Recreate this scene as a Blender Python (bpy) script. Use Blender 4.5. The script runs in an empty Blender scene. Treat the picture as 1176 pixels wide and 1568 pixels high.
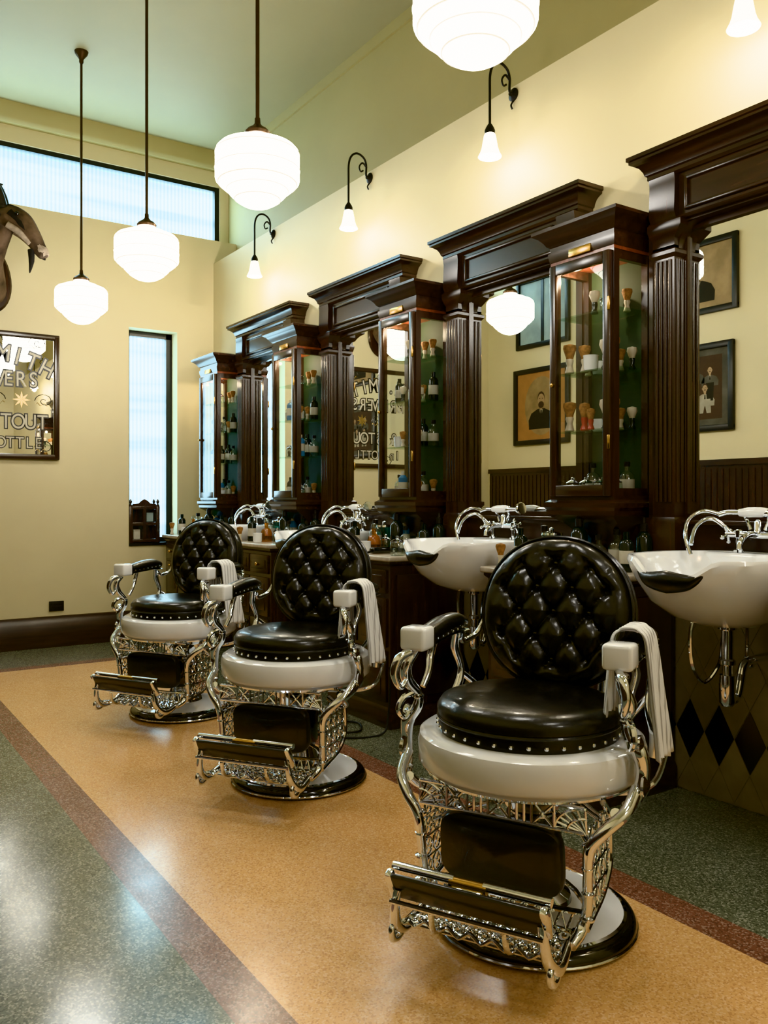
import bpy, math, random
from mathutils import Vector, Matrix
import bmesh
random.seed(7)
scn=bpy.context.scene
COL=scn.collection
pi=math.pi
# ---------------------------------------------------------------- materials
def newmat(name):
    m=bpy.data.materials.new(name); m.use_nodes=True
    nt=m.node_tree
    return m,nt,nt.nodes['Principled BSDF']
def noise_col(nt,bsdf,c1,c2,scale=8,stretch=(1,1,1),detail=4,lo=.35,hi=.65,coords='Object'):
    tc=nt.nodes.new('ShaderNodeTexCoord'); mp=nt.nodes.new('ShaderNodeMapping')
    mp.inputs['Scale'].default_value=stretch
    nz=nt.nodes.new('ShaderNodeTexNoise'); nz.inputs['Scale'].default_value=scale; nz.inputs['Detail'].default_value=detail
    cr=nt.nodes.new('ShaderNodeValToRGB')
    cr.color_ramp.elements[0].position=lo; cr.color_ramp.elements[1].position=hi
    cr.color_ramp.elements[0].color=(*c1,1); cr.color_ramp.elements[1].color=(*c2,1)
    nt.links.new(tc.outputs[coords],mp.inputs[0]); nt.links.new(mp.outputs[0],nz.inputs['Vector'])
    nt.links.new(nz.outputs['Fac'],cr.inputs[0]); nt.links.new(cr.outputs[0],bsdf.inputs['Base Color'])
    return nz,mp,cr
def bump(nt,bsdf,src,strength=.1,dist=.01):
    b=nt.nodes.new('ShaderNodeBump'); b.inputs['Strength'].default_value=strength; b.inputs['Distance'].default_value=dist
    nt.links.new(src,b.inputs['Height']); nt.links.new(b.outputs[0],bsdf.inputs['Normal'])
def simple(name,c,rough=.5,metal=0,var=.12,scale=12,coat=0,bmp=0):
    m,nt,b=newmat(name)
    c2=tuple(max(0,x*(1-var)) for x in c); 
    nz,_,_=noise_col(nt,b,c2,c,scale)
    b.inputs['Roughness'].default_value=rough; b.inputs['Metallic'].default_value=metal
    b.inputs['Coat Weight'].default_value=coat
    if bmp: bump(nt,b,nz.outputs['Fac'],bmp,.004)
    return m
def wood(name,c1,c2,rough=.3,stretch=(14,14,1.2),scale=3):
    m,nt,b=newmat(name)
    nz,_,_=noise_col(nt,b,c1,c2,scale,stretch,6,.3,.7)
    b.inputs['Roughness'].default_value=rough; b.inputs['Coat Weight'].default_value=.35; b.inputs['Coat Roughness'].default_value=.22
    bump(nt,b,nz.outputs['Fac'],.04,.002)
    return m
def terrazzo(name,c1,c2,spk,spk2,rough=.3,dens=.72):
    m,nt,b=newmat(name)
    nz,mp,cr=noise_col(nt,b,c1,c2,1.3,(1,1,1),5,.3,.7)
    tc=mp.inputs[0].links[0].from_node
    v=nt.nodes.new('ShaderNodeTexVoronoi'); v.inputs['Scale'].default_value=200
    nt.links.new(tc.outputs['Object'],v.inputs['Vector'])
    sx=nt.nodes.new('ShaderNodeSeparateColor'); nt.links.new(v.outputs['Color'],sx.inputs[0])
    r=nt.nodes.new('ShaderNodeValToRGB'); r.color_ramp.interpolation='CONSTANT'
    e=r.color_ramp.elements; e[0].color=(0,0,0,1); e[0].position=0; e[1].position=dens; e[1].color=(.7,.7,.7,1)
    nt.links.new(sx.outputs[0],r.inputs[0])
    r2=nt.nodes.new('ShaderNodeValToRGB'); r2.color_ramp.interpolation='CONSTANT'
    e=r2.color_ramp.elements; e[0].color=(*spk,1); e[1].position=.5; e[1].color=(*spk2,1)
    nt.links.new(sx.outputs[1],r2.inputs[0])
    mx=nt.nodes.new('ShaderNodeMix'); mx.data_type='RGBA'
    nt.links.new(r.outputs[0],mx.inputs[0]); nt.links.new(cr.outputs[0],mx.inputs[6]); nt.links.new(r2.outputs[0],mx.inputs[7])
    nt.links.new(mx.outputs[2],b.inputs['Base Color'])
    n2=nt.nodes.new('ShaderNodeTexNoise'); n2.inputs['Scale'].default_value=6
    nt.links.new(tc.outputs['Object'],n2.inputs['Vector'])
    mr=nt.nodes.new('ShaderNodeMapRange'); mr.inputs[3].default_value=rough-.05; mr.inputs[4].default_value=rough+.08
    nt.links.new(n2.outputs['Fac'],mr.inputs[0]); nt.links.new(mr.outputs[0],b.inputs['Roughness'])
    b.inputs['IOR'].default_value=1.6
    return m
def glassy(name,tint=(1,1,1),base=.04,edge=.6):
    m=bpy.data.materials.new(name); m.use_nodes=True; nt=m.node_tree; nt.nodes.clear()
    o=nt.nodes.new('ShaderNodeOutputMaterial'); t=nt.nodes.new('ShaderNodeBsdfTransparent'); g=nt.nodes.new('ShaderNodeBsdfGlossy')
    t.inputs[0].default_value=(*tint,1); g.inputs['Roughness'].default_value=.02
    f=nt.nodes.new('ShaderNodeLayerWeight'); f.inputs[0].default_value=.5
    p=nt.nodes.new('ShaderNodeMath'); p.operation='POWER'; p.inputs[1].default_value=4
    a=nt.nodes.new('ShaderNodeMath'); a.operation='MULTIPLY_ADD'; a.inputs[1].default_value=edge; a.inputs[2].default_value=base
    mx=nt.nodes.new('ShaderNodeMixShader'); nt.links.new(f.outputs['Facing'],p.inputs[0]); nt.links.new(p.outputs[0],a.inputs[0]); nt.links.new(a.outputs[0],mx.inputs[0])
    nt.links.new(t.outputs[0],mx.inputs[1]); nt.links.new(g.outputs[0],mx.inputs[2]); nt.links.new(mx.outputs[0],o.inputs[0])
    return m
def emis(name,c,s,base=(.9,.9,.9)):
    m,nt,b=newmat(name); b.inputs['Base Color'].default_value=(*base,1)
    b.inputs['Emission Color'].default_value=(*c,1); b.inputs['Emission Strength'].default_value=s; b.inputs['Roughness'].default_value=.2
    return m
M={}
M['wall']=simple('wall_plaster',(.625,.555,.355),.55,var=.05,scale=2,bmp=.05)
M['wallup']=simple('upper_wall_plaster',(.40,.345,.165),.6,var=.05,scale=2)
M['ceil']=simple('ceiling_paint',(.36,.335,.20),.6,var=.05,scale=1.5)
M['orange']=terrazzo('terrazzo_ochre',(.72,.435,.205),(.79,.50,.25),(.85,.62,.37),(.58,.32,.15),.20,.60)
M['grey']=terrazzo('terrazzo_grey_green',(.125,.138,.105),(.18,.19,.148),(.40,.40,.33),(.05,.06,.05),.16,.58)
M['band']=terrazzo('terrazzo_brown',(.20,.10,.075),(.27,.14,.105),(.44,.31,.26),(.10,.055,.045),.22,.58)
M['wood']=wood('dark_walnut',(.011,.0048,.0032),(.040,.0175,.0105),.26)
M['woodh']=wood('dark_walnut_horizontal',(.011,.0048,.0032),(.040,.018,.011),.26,(14,1.2,14))
M['woodx']=wood('dark_walnut_baseboard',(.012,.005,.003),(.032,.014,.008),.3,(1.2,14,14))
M['woodr']=wood('red_mahogany',(.10,.024,.011),(.22,.06,.027),.35)
M['green']=simple('green_baize',(.012,.026,.007),.7)
M['leather']=simple('black_leather',(.0038,.0038,.0044),.30,var=.4,scale=60,coat=.22,bmp=.2)
M['chrome']=simple('chrome',(.84,.88,.94),.06,1,var=.06)
M['brass']=simple('brass',(.65,.42,.16),.2,1)
M['bronze']=simple('bronze_rod',(.07,.045,.028),.35,.9)
M['porc']=simple('white_porcelain',(.92,.94,.97),.09,var=.02,coat=.6)
M['black']=simple('black_enamel',(.004,.004,.005),.12,coat=.5)
M['blackf']=simple('black_frame_paint',(.009,.009,.011),.4)
M['iron']=simple('black_iron',(.010,.009,.008),.4,.5)
M['marble']=simple('marble_top',(.56,.50,.42),.2,var=.35,scale=9)
M['tilea']=simple('tile_taupe',(.25,.215,.155),.3,var=.2)
M['tileb']=simple('tile_cream',(.38,.33,.25),.3,var=.2)
M['tilek']=simple('tile_black',(.007,.007,.009),.2)
M['grout']=simple('tile_grout',(.32,.29,.225),.8)
M['glass']=glassy('clear_glass',(.97,.98,.97),.05,.6)
M['gshelf']=glassy('shelf_glass',(.84,.95,.89),.06,.5)
M['mirror']=simple('mirror_silver',(.90,.91,.88),.006,1,var=.0)
M['opal']=emis('opal_glass_lit',(1,.965,.90),11.5)
M['opal2']=emis('opal_glass_rim',(1,.90,.74),.40)
M['bell']=emis('bell_glass_lit',(1,.93,.80),10)
M['bristle']=simple('brush_bristle',(.38,.19,.07),.8,var=.5,scale=80)
M['bone']=simple('bone_handle',(.60,.53,.41),.3)
M['redh']=simple('red_handle',(.38,.04,.02),.3)
M['amber']=glassy('amber_glass',(.85,.50,.18),.08,.5)
M['teal']=glassy('teal_glass',(.25,.60,.56),.10,.5)
M['bottleg']=glassy('bottle_glass',(.86,.92,.89),.14,.5)
M['darkb']=simple('dark_bottle',(.01,.016,.016),.15)
M['label']=simple('paper_label',(.54,.51,.43),.7)
M['blueb']=simple('blue_plastic',(.05,.18,.36),.3)
M['cord']=simple('black_rubber',(.01,.01,.01),.5)
M['gold']=simple('gold_leaf',(.75,.55,.25),.25,1)
M['signdk']=simple('sign_black_letter',(.016,.014,.012),.4)
M['signw']=simple('sign_etched_glass',(.54,.50,.40),.5)
M['mat_o']=simple('sepia_mat_orange',(.38,.20,.08),.8)
M['mat_g']=simple('photo_grey',(.11,.105,.088),.8,var=.4,scale=6)
M['photo_c']=simple('photo_sepia',(.34,.245,.135),.8,var=.3,scale=7)
M['photo_l']=simple('photo_sepia_light',(.38,.345,.265),.8,var=.3,scale=9)
M['pale_b']=simple('pale_blue',(.33,.43,.43),.6,var=.3,scale=4)
M['skin']=simple('photo_skin_tone',(.38,.265,.16),.8)
M['suit']=simple('photo_dark_suit',(.018,.015,.011),.8)
M['hair']=simple('photo_hair',(.055,.034,.022),.8)
M['fur']=simple('goat_fur_brown',(.13,.088,.060),.9,var=.85,scale=8,bmp=.5)
M['furd']=simple('goat_fur_dark',(.014,.012,.011),.9,var=.5,scale=30,bmp=.4)
M['furl']=simple('goat_fur_light',(.38,.305,.235),.9,var=.4,scale=25,bmp=.4)
M['horn']=simple('goat_horn',(.015,.013,.012),.4)
def towelmat():
    m,nt,b=newmat('towel_cotton'); tc=nt.nodes.new('ShaderNodeTexCoord')
    w=nt.nodes.new('ShaderNodeTexWave'); w.bands_direction='Y'; w.inputs['Scale'].default_value=22; w.inputs['Distortion'].default_value=.3
    cr=nt.nodes.new('ShaderNodeValToRGB'); cr.color_ramp.elements[0].color=(.38,.38,.39,1); cr.color_ramp.elements[1].color=(.82,.83,.84,1); cr.color_ramp.elements[1].position=.25
    nt.links.new(tc.outputs['Object'],w.inputs['Vector']); nt.links.new(w.outputs['Fac'],cr.inputs[0]); nt.links.new(cr.outputs[0],b.inputs['Base Color'])
    b.inputs['Roughness'].default_value=.9
    return m
M['towel']=towelmat()
def windowmat():
    m=bpy.data.materials.new('fluted_window_glass'); m.use_nodes=True; nt=m.node_tree; nt.nodes.clear()
    o=nt.nodes.new('ShaderNodeOutputMaterial'); t=nt.nodes.new('ShaderNodeBsdfTransparent'); tr=nt.nodes.new('ShaderNodeBsdfTranslucent'); g=nt.nodes.new('ShaderNodeBsdfGlossy')
    tc=nt.nodes.new('ShaderNodeTexCoord'); w=nt.nodes.new('ShaderNodeTexWave'); w.bands_direction='X'; w.inputs['Scale'].default_value=9
    nt.links.new(tc.outputs['Object'],w.inputs['Vector'])
    w2=nt.nodes.new('ShaderNodeTexNoise'); w2.inputs['Scale'].default_value=3
    mp=nt.nodes.new('ShaderNodeMapping'); mp.inputs['Scale'].default_value=(.15,1,2.2)
    nt.links.new(tc.outputs['Object'],mp.inputs[0]); nt.links.new(mp.outputs[0],w2.inputs['Vector'])
    cr=nt.nodes.new('ShaderNodeValToRGB'); cr.color_ramp.elements[0].color=(.30,.43,.48,1); cr.color_ramp.elements[1].color=(.68,.80,.84,1)
    cr2=nt.nodes.new('ShaderNodeValToRGB'); cr2.color_ramp.elements[0].color=(.32,.40,.43,1); cr2.color_ramp.elements[1].color=(1,1,1,1); cr2.color_ramp.elements[0].position=.38; cr2.color_ramp.elements[1].position=.55
    nt.links.new(w.outputs['Fac'],cr.inputs[0]); nt.links.new(w2.outputs['Fac'],cr2.inputs[0])
    mu=nt.nodes.new('ShaderNodeMix'); mu.data_type='RGBA'; mu.blend_type='MULTIPLY'; mu.inputs[0].default_value=.8
    nt.links.new(cr.outputs[0],mu.inputs[6]); nt.links.new(cr2.outputs[0],mu.inputs[7])
    nt.links.new(mu.outputs[2],t.inputs[0]); nt.links.new(mu.outputs[2],tr.inputs[0])
    g.inputs['Roughness'].default_value=.1
    m1=nt.nodes.new('ShaderNodeMixShader'); m1.inputs[0].default_value=.35; nt.links.new(t.outputs[0],m1.inputs[1]); nt.links.new(tr.outputs[0],m1.inputs[2])
    m2=nt.nodes.new('ShaderNodeMixShader'); m2.inputs[0].default_value=.05; nt.links.new(m1.outputs[0],m2.inputs[1]); nt.links.new(g.outputs[0],m2.inputs[2])
    nt.links.new(m2.outputs[0],o.inputs[0]); return m
M['win']=windowmat()

# ---------------------------------------------------------------- mesh builder
def catmull(pts,n=6,closed=False):
    P=[Vector(p) for p in pts]; out=[]
    L=len(P); rng=L if closed else L-1
    for i in range(rng):
        if closed: a,b,c,d=P[(i-1)%L],P[i],P[(i+1)%L],P[(i+2)%L]
        else: a=P[max(i-1,0)];b=P[i];c=P[i+1];d=P[min(i+2,L-1)]
        for k in range(n):
            t=k/n
            out.append(.5*((2*b)+(c-a)*t+(2*a-5*b+4*c-d)*t*t+(3*b-a-3*c+d)*t**3))
    if not closed: out.append(P[-1])
    return out
class MB:
    def __init__(s,name):
        s.name=name; s.v=[]; s.f=[]; s.fm=[]; s.mats=[]; s.T=Matrix.Identity(4)
    def add(s,vs,fs,mat):
        if mat not in s.mats: s.mats.append(mat)
        k=s.mats.index(mat); o=len(s.v)
        s.v+=[tuple(s.T@Vector(p)) for p in vs]
        for f in fs: s.f.append([i+o for i in f]); s.fm.append(k)
    def box(s,x0,x1,y0,y1,z0,z1,mat):
        v=[(x,y,z) for x in (x0,x1) for y in (y0,y1) for z in (z0,z1)]
        s.add(v,[(0,1,3,2),(4,6,7,5),(0,4,5,1),(2,3,7,6),(0,2,6,4),(1,5,7,3)],mat)
    def quad(s,a,b_,c,d,mat): s.add([a,b_,c,d],[(0,1,2,3)],mat)
    def rbox(s,c,size,mat,bev=.005,seg=2,rot=None):
        bm=bmesh.new(); bmesh.ops.create_cube(bm,size=1)
        for v in bm.verts: v.co=Vector((v.co.x*size[0],v.co.y*size[1],v.co.z*size[2]))
        bmesh.ops.bevel(bm,geom=bm.edges[:],offset=bev,segments=seg,affect='EDGES',profile=.5)
        R=rot if rot else Matrix.Identity(4); c=Vector(c)
        bm.verts.index_update()
        s.add([c+(R@v.co) for v in bm.verts],[[v.index for v in f.verts] for f in bm.faces],mat); bm.free()
    def loft(s,rings,mat,cap=(1,1),closed=True):
        n=len(rings[0]); vs=[p for r in rings for p in r]; fs=[]
        for i in range(len(rings)-1):
            for j in range(n if closed else n-1):
                a=i*n+j;b=i*n+(j+1)%n; fs.append((a,b,b+n,a+n))
        if cap[0]: fs.append(tuple(range(n))[::-1])
        if cap[1]: fs.append(tuple(range((len(rings)-1)*n,len(rings)*n)))
        s.add(vs,fs,mat)
    def rects(s,levels,mat):
        s.loft([[(a,c,z),(a,d,z),(b,d,z),(b,c,z)] for a,b,c,d,z in levels],mat)
    def lathe(s,prof,mat,c=(0,0,0),n=32,R=None,sx=1,sy=1):
        c=Vector(c); R=R or Matrix.Identity(4)
        rings=[]
        for r,z in prof:
            r=max(r,.0004)
            rings.append([c+(R@Vector((r*sx*math.cos(2*pi*j/n),r*sy*math.sin(2*pi*j/n),z))) for j in range(n)])
        s.loft(rings,mat)
    def sphere(s,c,r,mat,n=10,sc=(1,1,1)):
        c=Vector(c); rings=[]
        for i in range(n//2+1):
            a=-pi/2+pi*i/(n//2); rr=max(math.cos(a),.01)*r
            rings.append([c+Vector((rr*math.cos(2*pi*j/n)*sc[0],rr*math.sin(2*pi*j/n)*sc[1],r*math.sin(a)*sc[2])) for j in range(n)])
        s.loft(rings,mat)
    def tube(s,pts,r,mat,n=8,sm=0,closed=False,up=None):
        P=catmull(pts,sm,closed) if sm else [Vector(p) for p in pts]
        L=len(P)
        def rad(i):
            if isinstance(r,(int,float)): return (r,r)
            t=i/(L-1)*(len(r)-1); k=min(int(t),len(r)-2); f=t-k
            a=r[k]; b=r[k+1]
            if isinstance(a,(int,float)): a=(a,a)
            if isinstance(b,(int,float)): b=(b,b)
            return (a[0]*(1-f)+b[0]*f,a[1]*(1-f)+b[1]*f)
        rings=[]; N=None
        for i in range(L):
            if closed: t=P[(i+1)%L]-P[i-1]
            else: t=P[min(i+1,L-1)]-P[max(i-1,0)]
            if t.length<1e-9: t=Vector((0,0,1))
            t.normalize()
            if up is not None: ref=Vector(up); N=(ref-t*ref.dot(t)); N.normalize()
            elif N is None:
                ref=Vector((0,0,1)) if abs(t.z)<.9 else Vector((1,0,0)); N=(ref-t*ref.dot(t)); N.normalize()
            else:
                N=N-t*N.dot(t); N.normalize()
            B=t.cross(N); a,b=rad(i)
            rings.append([P[i]+B*(a*math.cos(2*pi*j/n))+N*(b*math.sin(2*pi*j/n)) for j in range(n)])
        if closed: rings.append(rings[0]); s.loft(rings,mat,(0,0))
        else: s.loft(rings,mat)
    def mesh(s):
        me=bpy.data.meshes.new(s.name); me.from_pydata(s.v,[],s.f)
        for m in s.mats: me.materials.append(M[m])
        me.polygons.foreach_set('material_index',s.fm)
        bm=bmesh.new(); bm.from_mesh(me); bmesh.ops.recalc_face_normals(bm,faces=bm.faces[:]); bm.to_mesh(me); bm.free()
        me.polygons.foreach_set('use_smooth',[True]*len(me.polygons))
        me.set_sharp_from_angle(angle=math.radians(38)); me.update()
        return me
    def obj(s,name=None,loc=(0,0,0),rot=0):
        o=bpy.data.objects.new(name or s.name,s.mesh()); COL.objects.link(o)
        o.location=loc; o.rotation_euler=(0,0,rot); return o
def inst(me,name,loc,rot=0,sc=1):
    o=bpy.data.objects.new(name,me); COL.objects.link(o); o.location=loc; o.rotation_euler=(0,0,rot); o.scale=(sc,)*3; return o

# ---------------------------------------------------------------- room
W=3.12; YB=7.5; XL=-.35; YF=-2.2; XU=3.35; ZC=4.58; ZL=3.477
b=MB('floor')
xs=[(XL-.2,.83,'grey'),(.83,.955,'band'),(.955,2.12,'orange'),(2.12,2.245,'band'),(2.245,3.5,'grey')]
def fq(x0,x1,y0,y1,m): b.add([(x0,y0,0),(x1,y0,0),(x1,y1,0),(x0,y1,0)],[(0,1,2,3)],m)
for x0,x1,m in xs: fq(x0,x1,YF-.2,6.6,m)
fq(XL-.2,.83,6.6,7.9,'grey'); fq(2.245,3.5,6.6,7.9,'grey'); fq(.83,2.245,6.6,6.725,'band'); fq(.83,2.245,6.725,7.9,'grey')
b.box(XL-.2,3.5,YF-.2,7.9,-.1,-.002,'grey')
b.obj()
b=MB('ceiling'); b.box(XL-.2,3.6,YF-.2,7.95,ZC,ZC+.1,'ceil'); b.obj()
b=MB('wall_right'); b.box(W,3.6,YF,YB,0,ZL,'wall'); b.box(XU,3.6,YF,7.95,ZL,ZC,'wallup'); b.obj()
b=MB('wall_left'); b.box(XL-.2,XL,YF,7.95,0,ZC,'wall'); b.obj()
b=MB('wall_front'); b.box(XL-.2,3.6,YF-.2,YF,0,ZC,'wall'); b.obj()
wx0,wx1,wz0,wz1=2.318,2.764,.855,2.79
b=MB('wall_back')
zt=3.70
b.box(XL,wx0,YB,YB+.22,0,zt,'wall'); b.box(wx1,XU,YB,YB+.22,0,zt,'wall')
b.box(wx0,wx1,YB,YB+.22,0,wz0,'wall'); b.box(wx0,wx1,YB,YB+.22,wz1,zt,'wall')
b.box(XL,XU,YB+.18,YB+.4,4.28,ZC,'wall'); b.box(3.26,XU,YB+.18,YB+.4,zt,4.28,'wall')
b.obj()
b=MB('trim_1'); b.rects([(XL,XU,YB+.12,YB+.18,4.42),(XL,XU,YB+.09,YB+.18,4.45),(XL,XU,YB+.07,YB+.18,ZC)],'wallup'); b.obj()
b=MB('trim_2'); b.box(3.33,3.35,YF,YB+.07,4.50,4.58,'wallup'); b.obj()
b=MB('baseboard_back'); b.rects([(XL,2.55,YB-.03,YB,0),(XL,2.55,YB-.03,YB,.20),(XL,2.55,YB-.018,YB,.225),(XL,2.55,YB-.014,YB,.255),(XL,2.55,YB-.004,YB,.262)],'woodx'); b.obj()
b=MB('window_1')
fy0,fy1=YB+.2,YB+.26
b.box(XL,3.26,fy0,fy1,3.70,3.735,'blackf'); b.box(XL,3.26,fy0,fy1,4.24,4.28,'blackf'); b.box(3.215,3.26,fy0,fy1,3.735,4.24,'blackf')
b.quad((XL,YB+.23,3.735),(3.215,YB+.23,3.735),(3.215,YB+.23,4.24),(XL,YB+.23,4.24),'win'); b.obj()
b=MB('window_2')
fy0,fy1=YB+.14,YB+.2
b.box(wx0,wx0+.05,fy0,fy1,wz0,wz1,'blackf'); b.box(wx1-.055,wx1,fy0,fy1,wz0,wz1,'blackf')
b.box(wx0,wx1,fy0,fy1,wz1-.05,wz1,'blackf'); b.box(wx0,wx1,fy0,fy1,wz0,wz0+.05,'blackf')
b.quad((wx0+.05,YB+.17,wz0+.05),(wx1-.055,YB+.17,wz0+.05),(wx1-.055,YB+.17,wz1-.05),(wx0+.05,YB+.17,wz1-.05),'win'); b.obj()
b=MB('trim_3'); b.box(wx0,wx1,YB-.01,YB+.14,wz0-.02,wz0+.006,'blackf'); b.obj()
b=MB('wainscot_panelling'); b.box(XL+.001,XL+.015,YF+.01,7.46,0.001,1.56,'wood')
y=YF+.03
while y<7.44:
    b.box(XL+.015,XL+.024,y-.022,y+.022,.2,1.52,'wood'); y+=.06
b.box(XL+.001,XL+.04,YF+.01,7.46,1.55,1.60,'woodh'); b.box(XL+.001,XL+.035,YF+.01,7.46,0.001,.2,'woodh'); b.obj()
b=MB('outlet_plate'); b.rbox((1.70,YB-.006,.345),(.12,.012,.085),'iron',.003); b.box(1.66,1.74,YB-.014,YB-.011,.34,.35,'blackf'); b.obj()
b=MB('tiled_dado'); xt=W-.008
b.box(xt,W-.0005,.2,7.45,0.001,.95,'grout')
tw,th=.14,.26
def diamond(yc,zc,m):
    g=.002; a=tw/2-g; h=th/2-g*1.8
    pts=[(yc-a,zc),(yc,zc-h),(yc+a,zc),(yc,zc+h)]
    pts=[(p,max(.0,min(.95,q))) for p,q in pts]
    b.add([(xt,p,q) for p,q in pts]+[(xt-.003,p,q) for p,q in pts],[(4,5,6,7),(0,1,5,4),(1,2,6,5),(2,3,7,6),(3,0,4,7)],m)
for r in range(0,8):
    zc=.01+r*th/2
    off=0 if r%2==0 else tw/2
    for k in range(52):
        yc=.3+off+k*tw
        if yc>7.35: continue
        diamond(yc,zc,'tilek' if r==2 else ('tilea' if r>2 else 'tileb'))
b.obj()

# ---------------------------------------------------------------- cabinets & mirrors
SP=1.445; YC=[2.65+SP*k for k in (-1,0,1,2,3)]
MX=3.10
def cabinet(yc):
    b=MB('display_cabinet'); h=.19; xf=2.86; xb=3.115; y0,y1=yc-h,yc+h
    b.rects([(3.02,xb,y0+.10,y1-.10,1.03),(2.98,xb,y0+.06,y1-.06,1.09),(2.92,xb,y0+.03,y1-.03,1.14),(2.86,xb,y0,y1,1.17),(2.85,xb,y0-.01,y1+.01,1.18),(2.85,xb,y0-.01,y1+.01,1.20),(2.838,xb,y0-.022,y1+.022,1.215),(2.838,xb,y0-.022,y1+.022,1.235),(2.86,xb,y0,y1,1.25)],'woodh')
    b.box(xf,xb,y0,y1,1.25,1.265,'woodh')
    t=.034
    for yy in (y0,y1-t):
        b.box(xf,xf+t,yy,yy+t,1.265,2.34,'wood'); b.box(xb-t,xb,yy,yy+t,1.265,2.34,'wood')
        b.box(xf+t,xb-t,yy+.004,yy+t-.004,1.265,1.30,'woodh'); b.box(xf+t,xb-t,yy+.004,yy+t-.004,2.30,2.34,'woodh')
        ym=yy+t/2
        b.quad((xf+t,ym,1.30),(xb-t,ym,1.30),(xb-t,ym,2.30),(xf+t,ym,2.30),'glass')
    d0,d1=y0+.012,y1-.012
    for a,c in ((d0,d0+.038),(d1-.038,d1)):
        b.rbox((xf-.008,(a+c)/2,1.80),(.022,c-a,1.07),'wood',.005)
    b.rbox((xf-.008,yc,1.29),(.0215,d1-d0-.074,.05),'woodh',.004); b.rbox((xf-.008,yc,2.31),(.0215,d1-d0-.074,.05),'woodh',.004)
    b.quad((xf-.006,d0+.038,1.312),(xf-.006,d1-.038,1.312),(xf-.006,d1-.038,2.288),(xf-.006,d0+.038,2.288),'glass')
    for z in (1.5,2.1): b.rbox((xf-.02,y0+.012,z),(.01,.012,.06),'brass',.002)
    b.sphere((xf-.026,d1-.022,1.78),.010,'brass')
    b.box(xb-.012,xb,y0+t,y1-t,1.265,2.34,'green')
    b.box(xf+.001,xb,y0+.001,y1-.001,2.34,2.38,'woodr')
    b.box(xf-.006,xb,y0-.006,y1+.006,2.38,2.40,'woodh')
    b.rbox((xf-.009,yc,2.372),(.006,.13,.035),'brass',.002)
    def L(o,z): return (xf-o,xb,y0-o,y1+o,z)
    b.rects([L(.001,2.355),L(.008,2.385),L(.008,2.40),L(.0,2.402),L(.0,2.425),L(.014,2.435),L(.022,2.45),L(.04,2.47),L(.06,2.482),L(.064,2.486),L(.064,2.50),L(.03,2.512),L(0,2.515)],'woodh')
    for z in (1.56,1.83,2.09): b.box(xf+.035,xb-.02,y0+.02,y1-.02,z,z+.007,'gshelf')
    b.box(3.05,xb,y0+.03,y1-.03,.94,1.17,'wood')
    b.lathe([(.02,0),(.02,.012),(.012,.02)],'brass',(2.95,yc+.10,2.32),14)
    b.obj()
    l=bpy.data.lights.new('cabinet_lamp','POINT'); l.energy=2.8; l.color=(1,.82,.55); l.shadow_soft_size=.012
    o=bpy.data.objects.new('cabinet_lamp',l); o.location=(2.95,yc+.10,2.29); COL.objects.link(o)
for yc in YC: cabinet(yc)
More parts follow.
